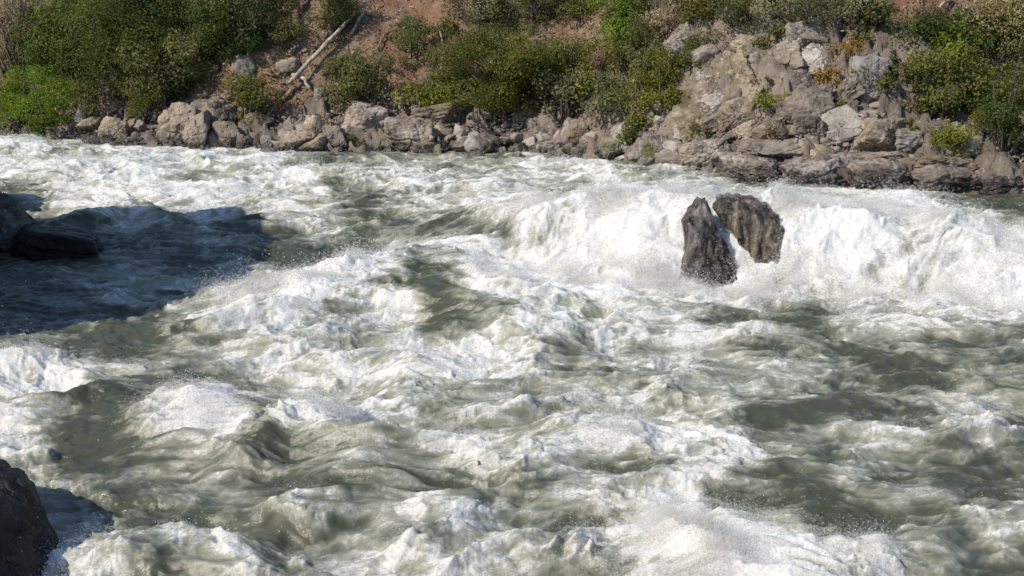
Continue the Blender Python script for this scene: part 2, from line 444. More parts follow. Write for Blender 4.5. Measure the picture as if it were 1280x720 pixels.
def build_river():
    NY, NXC = 1150, 1300
    t = np.linspace(0, 1, NY)
    ys = 5.6+28*(.72*t+.28*t**2)
    ys = np.concatenate([ys, [36, 40]])
    core = np.linspace(-1, 1, NXC)
    k = np.linspace(0, 1, 40)[1:]
    U = np.concatenate([-(1+k[::-1]**2*14), core, 1+k**2*14])
    X = (U[None, :]*(.54*ys[:, None]+1.9)).astype(np.float32)
    Y = np.repeat(ys[:, None], len(U), 1).astype(np.float32)
    L = level(X, Y).astype(np.float32)
    # flow-bent coordinates used by every pattern
    wx = fbm2(X*.35, Y*.35, 3, 1); wy = fbm2(X*.35+31, Y*.35+7, 3, 2)
    QX = X+.5*wx; QY = Y+.5*wy
    # coverage of white water, read where each spot of the river surface lies
    fg = np.array([[int(c) for c in r] for r in FOAM], np.float32)/9
    px, py = project(X, Y, L+.15)
    gx = np.clip((px+30*wx+20*fbm2(X*1.3, Y*1.8, 3, 57))/40-.5, 0, 30.999); gy = np.clip((py+11*wy+9*fbm2(X*1.3+9, Y*1.8, 3, 58)-160)/35-.5, 0, 14.999)
    ix = gx.astype(int); iy = gy.astype(int); fx = sst(0, 1, gx-ix); fy = sst(0, 1, gy-iy)
    cov = (fg[iy, ix]*(1-fx)+fg[iy, ix+1]*fx)*(1-fy)+(fg[iy+1, ix]*(1-fx)+fg[iy+1, ix+1]*fx)*fy
    cov = cov.astype(np.float32)
    # hand-placed standing waves
    H = np.zeros_like(X); crest = np.zeros_like(X)
    BX = X+.22*wx+.10*pn2(X*1.6, Y*1.6, 8); BY = Y+.22*wy+.14*pn2(X*1.3+5, Y*1.3, 9)
    for pts, amp, wf, wb in RIDGES:
        P = []
        for a, b in pts:
            x, y = at_z(a, b, amp)
            z = float(level(x, y)); x, y = at_z(a, b, amp+z); P.append((x, y))
        x0, x1 = min(p[0] for p in P)-3, max(p[0] for p in P)+3
        y0, y1 = min(p[1] for p in P)-3, max(p[1] for p in P)+3
        sel = np.nonzero((BX > x0) & (BX < x1) & (BY > y0) & (BY < y1))
        bx, by = BX[sel], BY[sel]
        best = np.full(len(bx), 1e9, np.float32); val = np.zeros(len(bx), np.float32)
        n = len(P)-1
        for i in range(n):
            a = np.array(P[i]); d = np.array(P[i+1])-a; l2 = (d**2).sum()
            tt = ((bx-a[0])*d[0]+(by-a[1])*d[1])/l2; tc = np.clip(tt, 0, 1)
            ex = bx-a[0]-tc*d[0]; ey = by-a[1]-tc*d[1]
            dist = np.hypot(ex, ey)
            wdt = np.where(ey < 0, wf, wb)
            pr = np.exp(-(dist/wdt)**1.35)
            gl = (i+tc)/n
            pr = pr*(.35+.65*np.sin(np.pi*np.clip(gl, .04, .96))**.7)
            val = np.maximum(val, pr)
        H[sel] += .80*amp*val
        crest[sel] = np.maximum(crest[sel], val)
    # smaller waves: sharp ridges, bent by the flow
    inr = sst(5.5, 7, Y)
    w1 = 1-np.abs(pn2(QX*.36+.35*QY, QY*.95, 11))*1.9
    w2 = 1-np.abs(pn2(QX*.75-.4*QY+.3*wx, QY*2.0, 12))*1.9
    w3 = 1-np.abs(fbm2(QX*1.6+.4*QY, QY*4.2, 2, 13))*2.0
    rough = .45+.8*sst(.2, .7, cov)
    calm = 1-.6*sst(.5, 1, crest)
    H += inr*rough*calm*(.125*(w1-.3)+.080*(w2-.3)+.030*(w3-.3))
    w4 = 1-np.abs(fbm2(QX*2.4-.9*QY+.5*wx, QY*6.5, 2, 54))*2.0
    w5 = 1-np.abs(pn2(QX*5.5+1.5*QY, QY*13, 55))*1.9
    chop = inr*(.55+.45*fbm2(X*.5, Y*.7, 2, 56))
    H += chop*(.038*(w4-.3)+.013*(w5-.3))
    H += .06*fbm2(X*.9, Y*.9, 2, 14)
    # lace pattern of the foam
    ax = QX*1.0+.16*fbm2(QX*1.7, QY*1.7, 3, 15); ay = QY+.13*fbm2(QX*1.7+9, QY*1.7, 3, 16)
    r1 = 1-2.1*np.abs(fbm2(ax*.6+.2*ay, ay*1.2, 2, 17)); r2 = 1-2.1*np.abs(fbm2(ax*1.4-.4*ay, ay*3.0, 2, 18)); r3 = 1-2.1*np.abs(fbm2(ax*3.6+.4*r1, ay*7.0, 2, 19))
    r4 = 1-2.1*np.abs(pn2(ax*8+.5*r2, ay*15, 20))
    f1 = fbm2(ax*.9+4, ay*1.3, 4, 21)
    f2 = fbm2(ax*2.6+.8*ay, ay*5.5, 5, 53, .62)
    pat = .14*r1+.17*r2+.15*r3+.12*r4+.50*f1+.46*f2+.07
    pat = pat-.22
    foam = cov*1.14-.365+.70*pat+.13*(w3-.4)+.17*(w4-.4)+.07*(w5-.4)+.10*(w1-.4)*sst(0, .4, cov)+.16*(crest-.25)*sst(.25, .6, cov)
    for bpx, bpy, bz, br, ba in ((860, 650, .4, .75, .42), (395, 512, .4, .45, .25), (235, 500, .3, .45, .3), (60, 450, .3, .8, .3), (700, 330, .6, 1.2, .2)):
        x, y = at_z(bpx, bpy, bz)
        foam = foam+ba*np.exp(-((BX-x)**2+((BY-y)*1.2)**2)/br**2)
    for bpx, bpy, bz, bx_, by_, ba in ((1150, 310, .6, .55, .6, -.42), (735, 305, .6, .8, .5, -.22), (1015, 310, .6, .3, .6, -.2), (1230, 340, .4, .6, .5, -.15)):
        x, y = at_z(bpx, bpy, bz)
        foam = foam+ba*np.exp(-((BX-x)/bx_)**2-((BY-y)/by_)**2)
    # the clear green back of the standing wave left of the fall
    xa, ya = at_z(498, 358, .3); xb, yb = at_z(618, 402, .2)
    tq = np.clip(((X-xa)*(xb-xa)+(Y-ya)*(yb-ya))/((xb-xa)**2+(yb-ya)**2), 0, 1)
    foam = foam-.40*np.exp(-(np.hypot(BX-xa-tq*(xb-xa), BY-ya-tq*(yb-ya))/.34)**2)
    s = Y-(17.3-.20*X)-.32*fbm2(X*.5, Y*.25, 2, 35)
    fall = sst(-.9, .1, s)*(1-sst(1.0, 2.0, s))*sst(-1.2, 1.0, X)
    strk = .6*fbm2(X*2.4+.5*wx, Y*1.6, 4, 22)+.5*fbm2(X*1.0, Y*1.4, 3, 36)
    foam = foam+fall*(.36+.40*strk)
    aer = np.clip(.55*cov+.55*foam+.25*f1+.1*r1, 0, 1)
    # frothy relief where it is white
    fm = sst(.30, .75, foam)
    def bil(sx, sy, sd): return 1-np.abs(pn2(ax*sx, ay*sy, sd))*1.8
    near = 1
    froth = .060*(np.abs(fbm2(ax*.7, ay*1.1, 2, 23))*1.6-.4)+.030*(np.abs(pn2(ax*1.9, ay*3.0, 24))*1.6-.4)+.018*(np.abs(pn2(ax*4.3, ay*6.6, 25))*1.6-.4)+.009*(np.abs(pn2(ax*10, ay*15, 26))*1.6-.4)+.006*pn2(ax*22, ay*27, 27)+.005*pn2(ax*41, ay*47, 34)
    H += fm*froth*(1-.6*fall)
    H += (1-fm)*(.018*pn2(QX*3.5, QY*5.5, 28)+.010*fbm2(QX*8, QY*12, 2, 29))
    H += fall*.13*fbm2(X*.8, Y*1.2, 3, 38)
    # flung crests: ragged tongues standing on the whitest edges
    tong = np.maximum(fbm2(ax*2.6, ay*2.6, 3, 30)-.22, 0)
    H += fm*sst(.35, .9, np.maximum(crest, fall*sst(.6, 1.2, s)))*tong*.20
    shore = sst(0, 1.2, shore_y(X)-Y)
    H *= .35+.65*shore
    edge = 1/(1+np.maximum(np.abs(U)-1, 0)*.3)[None, :]
    Z = L+H*edge
    bl = .10*fbm2(X*1.1+.3*wx, Y*1.4, 2, 50)+.040*(np.abs(fbm2(X*2.4, Y*3.0, 2, 51))*1.7-.4)+.010*fbm2(X*13, Y*15, 3, 52)
    DX = fm*(.035*fbm2(ax*2.1+7, ay*2.1, 3, 31)); DY = fm*(.035*fbm2(ax*2.1, ay*2.1+17, 3, 32))-.30*crest*H*.6-1.0*fall*bl
    v = np.stack([X+DX, Y+DY, Z], -1).reshape(-1, 3)
    ny, nx = X.shape
    i = np.arange(nx*ny, dtype=np.int32).reshape(ny, nx)
    f = np.stack([i[:-1, :-1], i[:-1, 1:], i[1:, 1:], i[1:, :-1]], -1).reshape(-1, 4)

    m, nt, out = mat('white_water'); g = N(nt)
    pos = g.n('ShaderNodeNewGeometry').outputs['Position']
    af = g.n('ShaderNodeAttribute', attribute_name='foam').outputs['Fac']
    aa = g.n('ShaderNodeAttribute', attribute_name='aeration').outputs['Fac']
    nA = g.noise(g.map(pos, (8, 13, 10)), 1., 5, .65, .8)
    nB = g.noise(g.map(pos, (26, 40, 30)), 1., 4, .65, .5)
    ff = g.math('ADD', af, g.math('ADD', g.math('MULTIPLY', g.math('SUBTRACT', nA, .5), .55), g.math('MULTIPLY', g.math('SUBTRACT', nB, .5), .5)))
    nC = g.noise(g.map(pos, (4, 8.5, 7)), 1., 6, .7, 1.0)
    nD = g.noise(g.map(pos, (10, 20, 17)), 1., 5, .72, .7)
    fs = g.math('ADD', af, g.math('ADD', g.math('MULTIPLY', g.math('SUBTRACT', nC, .5), .9), g.math('MULTIPLY', g.math('SUBTRACT', nB, .5), .7)))
    fd = g.math('ADD', af, g.math('ADD', g.math('MULTIPLY', g.math('SUBTRACT', nD, .5), 1.25), g.math('MULTIPLY', g.math('SUBTRACT', nB, .5), .7)))
    fo = g.math('ADD', g.math('MULTIPLY', g.rng(ff, .30, 1.10), .42), g.math('ADD', g.math('MULTIPLY', g.rng(fs, .50, .72), .28), g.math('MULTIPLY', g.rng(fd, .46, .74), .30)), True)
    thin = g.rng(ff, .12, .50)
    ar = g.rng(aa, .16, .72)
    water = g.mix(g.noise(pos, .35, 3), c4(.055, .063, .042), c4(.082, .086, .060))
    aerc = g.mix(g.noise(pos, .6, 3), c4(.30, .31, .225), c4(.36, .355, .275))
    col = g.mix(g.math('MULTIPLY', ar, .70), water, aerc)
    col = g.mix(g.math('MULTIPLY', thin, .35), col, c4(.42, .42, .35))
    col = g.mix(fo, col, c4(.77, .765, .75))
    rg = g.rng(fo, 0, .6, .16, .8, False)
    hb = g.math('ADD', g.math('MULTIPLY', nA, .45), g.math('ADD', g.math('MULTIPLY', nB, .4), g.math('MULTIPLY', g.noise(pos, 75., 3, .7), .22)))
    bm_ = g.n('ShaderNodeBump', {'Height': hb, 'Strength': g.rng(fo, 0, 1, .30, .85, False), 'Distance': .045})
    bs = g.n('ShaderNodeBsdfPrincipled', {'Base Color': col, 'Roughness': rg, 'Normal': bm_.outputs[0], 'IOR': 1.33})
    g.set(bs.inputs['Subsurface Weight'], g.rng(fo, .1, 1, 0, .6, False)); bs.inputs['Subsurface Radius'].default_value = (1, .95, .8); bs.inputs['Subsurface Scale'].default_value = .05
    nt.links.new(bs.outputs[0], out.inputs[0])
    me = mesh_np('water', v, f, m, True, {'foam': foam.ravel(), 'aeration': aer.ravel()})
    o = link('water', me); tag(o, kind='structure')
    return X, Y, Z, foam, crest, fall, cov

def points(name, P, rad, m, label, cat):
    """a cloud of round droplets"""
    me = bpy.data.meshes.new(name); me.vertices.add(len(P)); me.vertices.foreach_set('co', np.ascontiguousarray(P, np.float32).ravel())
    a = me.attributes.new('droplet', 'FLOAT', 'POINT'); a.data.foreach_set('value', np.ascontiguousarray(rad, np.float32))
    me.materials.append(m); me.update()
    o = link(name, me)
    ng = bpy.data.node_groups.new(name+'_points', 'GeometryNodeTree')
    ng.interface.new_socket('Geometry', in_out='INPUT', socket_type='NodeSocketGeometry')
    ng.interface.new_socket('Geometry', in_out='OUTPUT', socket_type='NodeSocketGeometry')
    gi = ng.nodes.new('NodeGroupInput'); go = ng.nodes.new('NodeGroupOutput')
    mp = ng.nodes.new('GeometryNodeMeshToPoints'); na = ng.nodes.new('GeometryNodeInputNamedAttribute'); na.data_type = 'FLOAT'
    na.inputs['Name'].default_value = 'droplet'
    sm = ng.nodes.new('GeometryNodeSetMaterial'); sm.inputs['Material'].default_value = m
    ng.links.new(gi.outputs[0], mp.inputs['Mesh']); ng.links.new(na.outputs[0], mp.inputs['Radius'])
    ng.links.new(mp.outputs[0], sm.inputs[0]); ng.links.new(sm.outputs[0], go.inputs[0])
    md = o.modifiers.new('points', 'NODES'); md.node_group = ng
    return tag(o, label, cat, kind='stuff')

def build_spray(X, Y, Z, foam, crest, fall, cov):
    rg = np.random.default_rng(77)
    inside = (np.abs(X) < .5*Y+1.2) & (Y < 31)
    s = Y-(17.3-.2*X)
    def burst(px, py, z, rad, k):
        x, y = at_z(px, py, z); return k*np.exp(-((X-x)**2+(Y-y)**2)/rad**2)*inside
    bursts = burst(870, 650, .5, .6, .25)+burst(835, 330, .5, .45, 1.6)+burst(330, 345, .4, .5, 1.0)+burst(945, 345, .4, .35, .9)+burst(410, 505, .4, .3, .35)+burst(235, 495, .4, .35, .8)+burst(1010, 240, .9, .5, 1.0)+burst(1100, 250, .9, .6, .8)
    cr = inside*sst(.45, .95, crest)*sst(.5, 1, foam)
    lip = inside*fall*sst(.7, 1.2, s)
    foot = inside*sst(-1., 1.5, X)*np.exp(-((s+.15)/.40)**2)
    def sample(w, n):
        w = (w*Y**-.6).ravel(); c = np.cumsum(w); i = np.searchsorted(c, rg.random(n)*c[-1])
        return np.stack([X.ravel()[i], Y.ravel()[i], Z.ravel()[i]], -1)
    # clear droplets
    n = 13000
    P = sample(inside*(foam > .4)*(cr+.8*lip+.5*foot+.01)+bursts, n)
    hz = rg.exponential(.075, n)+.005
    hz = np.where(rg.random(n) < .06, hz*3.0, hz)
    P += np.stack([rg.normal(0, .07, n)-.2*hz, rg.normal(0, .07, n)-.25*hz, hz], -1)
    rad = rg.lognormal(math.log(.0032), .40, n)*np.clip(P[:, 1]/14, .5, 1.4)
    rad = np.minimum(rad, .0005*P[:, 1])
    m, nt, out = mat('spray'); g = N(nt)
    bs = g.n('ShaderNodeBsdfPrincipled', {'Base Color': c4(.80, .80, .78), 'Roughness': .3})
    nt.links.new(bs.outputs[0], out.inputs[0])
    points('spray', P, rad, m, 'white droplets of spray thrown up over the wave crests', 'spray')
    # fine mist hanging over the fall and torn off the crests
    n = 360000
    clump = sst(-.25, .6, fbm2(X*1.5, Y*1.8, 3, 70))+.12
    P = sample(clump*(inside*sst(.35, .8, foam)*(1.0*cr+1.1*lip+.75*foot+.30*fall+.10)+1.5*bursts+burst(870, 650, .5, .6, .8)), n)
    hz = rg.exponential(.050, n)
    hz = np.where(rg.random(n) < .10, hz*2.2, hz)
    P += np.stack([rg.normal(0, .05, n)-.2*hz, rg.normal(0, .05, n)-.45*hz, hz], -1)
    rad = np.minimum(rg.lognormal(math.log(.0095), .5, n)*np.clip(P[:, 1]/15, .42, 1.4), .0009*P[:, 1])
    m, nt, out = mat('mist'); g = N(nt)
    df = g.n('ShaderNodeBsdfDiffuse', {'Color': c4(.86, .84, .80)})
    tl = g.n('ShaderNodeBsdfTranslucent', {'Color': c4(.90, .88, .84)})
    mx = g.n('ShaderNodeMixShader', {0: .5, 1: df.outputs[0], 2: tl.outputs[0]})
    tp = g.n('ShaderNodeBsdfTransparent')
    m2 = g.n('ShaderNodeMixShader', {0: .17, 1: tp.outputs[0], 2: mx.outputs[0]})
    nt.links.new(m2.outputs[0], out.inputs[0])
    points('mist', P, rad, m, 'fine white mist hanging over the waterfall and blown off the wave crests', 'mist')

# ------------------------------------------------------------------ plants
def leaf_mat(name, dark, mid, light, trans=.42):
    m, nt, out = mat(name); g = N(nt)
    t = g.n('ShaderNodeAttribute', attribute_name='tone').outputs['Fac']
    r = g.n('ShaderNodeValToRGB', {0: t})
    e = r.color_ramp.elements
    e[0].position = .1; e[0].color = c4(*dark); e[1].position = .95; e[1].color = c4(*light)
    q = e.new(.5); q.color = c4(*mid)
    bs = g.n('ShaderNodeBsdfPrincipled', {'Base Color': r.outputs[0], 'Roughness': .6})
    bs.inputs['Specular IOR Level'].default_value = .25
    tr = g.n('ShaderNodeBsdfTranslucent', {'Color': g.mix(1., r.outputs[0], c4(1., 1.1, .5), 'MULTIPLY')})
    ms = g.n('ShaderNodeMixShader', {0: trans, 1: bs.outputs[0], 2: tr.outputs[0]})
    nt.links.new(ms.outputs[0], out.inputs[0])
    return m

LEAF = {
    'vivid': leaf_mat('vivid_leaf', (0.100, 0.166, 0.013), (0.184, 0.262, 0.022), (0.319, 0.387, 0.049)),
    'green': leaf_mat('green_leaf', (0.059, 0.085, 0.020), (0.125, 0.159, 0.037), (0.235, 0.248, 0.066)),
    'deep': leaf_mat('deep_green_leaf', (0.037, 0.058, 0.015), (0.084, 0.110, 0.027), (0.168, 0.187, 0.049)),
    'olive': leaf_mat('olive_leaf', (0.067, 0.076, 0.014), (0.143, 0.149, 0.028), (0.268, 0.242, 0.049)),
    'dull': leaf_mat('dull_leaf', (0.084, 0.090, 0.032), (0.168, 0.168, 0.060), (0.302, 0.276, 0.109)),
    'grey': leaf_mat('grey_leaf', (0.092, 0.094, 0.049), (0.184, 0.179, 0.098), (0.335, 0.305, 0.169)),
    'pale': leaf_mat('pale_leaf', (0.201, 0.179, 0.082), (0.386, 0.332, 0.153), (0.600, 0.498, 0.262)),
    'yellow': leaf_mat('yellow_green_leaf', (0.117, 0.124, 0.016), (0.227, 0.228, 0.030), (0.368, 0.346, 0.054)),
    'rust': leaf_mat('rusty_leaf', (0.184, 0.104, 0.028), (0.319, 0.187, 0.044), (0.452, 0.291, 0.077)),
    'dry': leaf_mat('dry_twig', (0.143, 0.099, 0.060), (0.268, 0.193, 0.121), (0.419, 0.311, 0.197), .05),
}
def bark_mat(name, a, b):
    m, nt, out = mat(name); g = N(nt)
    tc = g.n('ShaderNodeTexCoord').outputs['Object']
    n = g.noise(g.map(tc, (9, 9, 2)), 2.2, 5, .65)
    n2 = g.noise(tc, 3., 3)
    col = g.mix(g.rng(n, .4, .65), c4(*a), c4(*b))
    col = g.mix(g.math('MULTIPLY', g.rng(n2, .5, .65), .5), col, c4(*[v*.5 for v in a]))
    bp = g.n('ShaderNodeBump', {'Height': n, 'Strength': .8, 'Distance': .02})
    bs = g.n('ShaderNodeBsdfPrincipled', {'Base Color': col, 'Roughness': .85, 'Normal': bp.outputs[0]})
    nt.links.new(bs.outputs[0], out.inputs[0])
    return m
BARK = bark_mat('bark', (.07, .052, .04), (.16, .125, .095))
DEADWOOD = bark_mat('bleached_wood', (.28, .22, .155), (.58, .50, .38))
REDWOOD = bark_mat('brown_dead_wood', (.17, .10, .07), (.32, .22, .16))

def tubes(lines, sides=6):
    """lines: list of (points (k,3), radii (k)) -> verts, quads, joined tapered tubes"""
    V = []; Fc = []; off = 0
    for pts, rad in lines:
        pts = np.asarray(pts, float); k = len(pts)
        tg = np.gradient(pts, axis=0); tg /= np.linalg.norm(tg, axis=1)[:, None]+1e-9
        ref = np.where(np.abs(tg[:, 2:3]) > .9, np.array([[1., 0, 0]]), np.array([[0, 0, 1.]]))
        a = np.cross(tg, ref); a /= np.linalg.norm(a, axis=1)[:, None]+1e-9
        b = np.cross(tg, a)
        th = np.linspace(0, 2*np.pi, sides, endpoint=False)
        ring = pts[:, None]+np.asarray(rad)[:, None, None]*(a[:, None]*np.cos(th)[None, :, None]+b[:, None]*np.sin(th)[None, :, None])
        V.append(ring.reshape(-1, 3))
        i = off+np.arange(k*sides).reshape(k, sides)
        j = np.roll(i, -1, 1)
        Fc.append(np.stack([i[:-1], j[:-1], j[1:], i[1:]], -1).reshape(-1, 4))
        # closed ends
        V.append(pts[[0, -1]])
        c0 = off+k*sides; off = c0+2
        Fc.append(np.stack([np.full(sides, c0), j[0], i[0], i[0]], -1)[:, [0, 1, 2, 2]])
        Fc.append(np.stack([np.full(sides, c0+1), i[-1], j[-1], j[-1]], -1)[:, [0, 1, 2, 2]])
    return np.concatenate(V), Fc

def tube_mesh(name, lines, m, sides=6):
    V, Fc = tubes(lines, sides)
    me = bpy.data.meshes.new(name)
    faces = []
    for a in Fc:
        for q in a.tolist():
            faces.append(q[:3] if q[2] == q[3] else q)
    me.from_pydata(V.tolist(), [], faces); me.polygons.foreach_set('use_smooth', [True]*len(me.polygons))
    me.materials.append(m); me.update()
    return me

def leaves_mesh(name, P, Nn, size, tone, m, rg, narrow=.55):
    n = len(P)
    t = rg.normal(size=(n, 3)); t -= (t*Nn).sum(1)[:, None]*Nn; t /= np.linalg.norm(t, axis=1)[:, None]+1e-9
    b = np.cross(Nn, t)
    s = size[:, None]
    q = np.stack([P-t*s*.5, P+b*s*narrow*.5+Nn*s*.10, P+t*s*.5-Nn*s*.12, P-b*s*narrow*.5+Nn*s*.10], 1).reshape(-1, 3)
    f = np.arange(4*n).reshape(n, 4)
    return mesh_np(name, q, f, m, False, {'tone': np.repeat(tone, 4)})

def plant(px, base, w, h, style, label, kind='shrub', seed=None, dens=1., leaf=.075, lobes=None, flat=1., trunk_show=.15, droop=0., cat=None, twig=False, group=None, dy=.3, shape='round', mixs=None):
    """a bush or small tree with its own stems and leaf mass, rooted at the spot where (px, base) meets the bank"""
    P, t = at_land(px, base)
    s = t/F; W = w*s*1.17; H = h*s*1.20
    trunk_show *= .55
    seed = seed if seed is not None else int(px*17+base*29) % 99991
    rg = np.random.default_rng(seed)
    leaf = leaf*rg.choice([.75, .9, 1., 1.25]) if leaf == .075 else leaf
    names = {'shrub': ('shrub', 'stems', 'foliage_twigs'), 'tree': ('tree', 'trunk', 'crown'), 'bush': ('dry_bush', 'stems', 'foliage_twigs')}[kind]  # a dry bush's last part is its bare dry twigs, not leaves
    root = empty(names[0], (P[0], P[1]+W*dy*.5, P[2]-.05))
    tag(root, label, cat or {'shrub': 'shrub', 'tree': 'tree', 'bush': 'dry bush'}[kind], group)
    cz = H*(trunk_show+(1-trunk_show)*.5); hz = H*(1-trunk_show)*.5
    nl = lobes or int(np.clip(7+W*H*2.6, 8, 34))
    d = rg.normal(size=(nl, 3)); d /= np.linalg.norm(d, axis=1)[:, None]
    rr = rg.uniform(.3, 1.08, nl)[:, None]
    lc = d*rr*np.array([W*.46, W*.40, hz*.92])+np.array([0, 0, cz])
    if shape == 'spread': lc[:, 2] += .12*H*np.cos(np.clip(lc[:, 0]/(W*.5), -1, 1)*1.5)-.06*H
    lr = rg.uniform(.075, .27, nl)*min(W, 2*hz)*.95*(1+.25*(nl < 12))
    ltone = rg.normal(0, .18, nl)
    npl = (dens*lr**2*4*np.pi/(leaf**2)*.95).astype(int)+20
    Pl = []; Nl = []; Tn = []
    for i in range(nl):
        k = npl[i]
        q = rg.normal(size=(k, 3)); q /= np.linalg.norm(q, axis=1)[:, None]
        bump = 1+.28*fbm3(q*2.2+i*7.1, 2, i)
        r = lr[i]*bump*rg.uniform(.55, 1.12, k)**.6
        stretch = np.array([1.25, 1.1, .80*flat])
        p = lc[i]+q*r[:, None]*stretch
        p[:, 2] -= droop*np.abs(q[:, 0])*lr[i]
        nn = q*1.1+rg.normal(size=(k, 3))*.42+np.array([-.15, -.15, .45]); nn /= np.linalg.norm(nn, axis=1)[:, None]
        Pl.append(p); Nl.append(nn); Tn.append(np.clip(.48+ltone[i]+rg.normal(0, .17, k)+.10*fbm3(p*3, 2), 0, 1))
    # loose sprigs beyond the clumps
    k = int(120+W*H*130*dens)
    ii = rg.integers(0, nl, k); q = rg.normal(size=(k, 3)); q /= np.linalg.norm(q, axis=1)[:, None]
    p = lc[ii]+q*(lr[ii]*rg.uniform(1., 1.7, k))[:, None]; Pl.append(p); nn = rg.normal(size=(k, 3)); Nl.append(nn/np.linalg.norm(nn, axis=1)[:, None]); Tn.append(rg.uniform(.3, .9, k))
    Pl = np.concatenate(Pl); Nl = np.concatenate(Nl); Tn = np.concatenate(Tn)
    ok = Pl[:, 2] > -.1
    Pl, Nl, Tn = Pl[ok], Nl[ok], Tn[ok]
    sz = leaf*rg.uniform(.6, 1.4, len(Pl))
    link(names[2], leaves_mesh(names[2], Pl, Nl, sz, Tn, LEAF[style], rg, .22 if twig else .55), root)
    # stems reach into every clump
    lines = []
    tr = max(.018, .022*W+.012*H)
    if kind == 'tree':
        top = np.array([rg.normal(0, .05*W), 0, cz])
        lines.append((np.linspace([0, 0, -.25], top, 6)+rg.normal(0, .03, (6, 3))*W*.3, np.linspace(tr*1.5, tr*.7, 6)))
        for i in range(nl):
            a = top*rg.uniform(.4, 1); mid = (a+lc[i])/2+rg.normal(0, .06, 3)*W*.5
            lines.append(([a, mid, lc[i]], [tr*.5, tr*.32, tr*.12]))
    else:
        for i in range(min(nl, 16)):
            a = np.array([rg.normal(0, .07)*W, rg.normal(0, .05)*W, -.15]); mid = a*.4+lc[i]*.6+rg.normal(0, .06, 3)*W*.4
            lines.append(([a, mid, lc[i]+(lc[i]-mid)*rg.uniform(0, .8)], [tr*.6, tr*.4, tr*.10]))
        if twig:
            for i in range(70):
                j = rg.integers(0, nl); e = lc[j]+rg.normal(0, 1, 3)*lr[j]*1.1
                a = lc[j]*rg.uniform(.3, .9); lines.append(([a, (a+e)/2+rg.normal(0, .05, 3), e], [.012, .009, .004]))
    link(names[1], tube_mesh(names[1], lines, BARK if not twig else LEAF['dry'], 5), root)
    return root

def limb(pts, radii, label, m=None, name='log', cat='log', branches=(), lift=.06, zs=None):
    """a dead log lying on the bank; pts are picked on the land"""
    Q = []
    for k, (a, b) in enumerate(pts):
        P, t = at_land(a, b); Q.append(P+np.array([0, -.05, lift+(zs[k] if zs else 0)]))
    Q = np.array(Q)
    n = 9
    tt = np.linspace(0, len(Q)-1, n)
    C3 = np.stack([np.interp(tt, np.arange(len(Q)), Q[:, i]) for i in range(3)], -1)
    rg = np.random.default_rng(int(pts[0][0]*3+pts[0][1]))
    C3 = C3+rg.normal(0, .018, C3.shape)
    o0 = C3.mean(0)
    rd = np.interp(tt, np.arange(len(radii))*(len(Q)-1)/(len(radii)-1), radii)*(1+rg.normal(0, .06, n))
    lines = [(C3-o0, rd)]
    for f0, dx, dy_, dz, r in branches:
        a = np.array([np.interp(f0*(n-1), np.arange(n), C3[:, i]) for i in range(3)])-o0
        e = a+np.array([dx, dy_, dz]); lines.append(([a, (a+e)/2+rg.normal(0, .03, 3), e], [r, r*.7, r*.3]))
    o = link(name, tube_mesh(name, lines, m or DEADWOOD, 9)); o.location = o0
    return tag(o, label, cat)

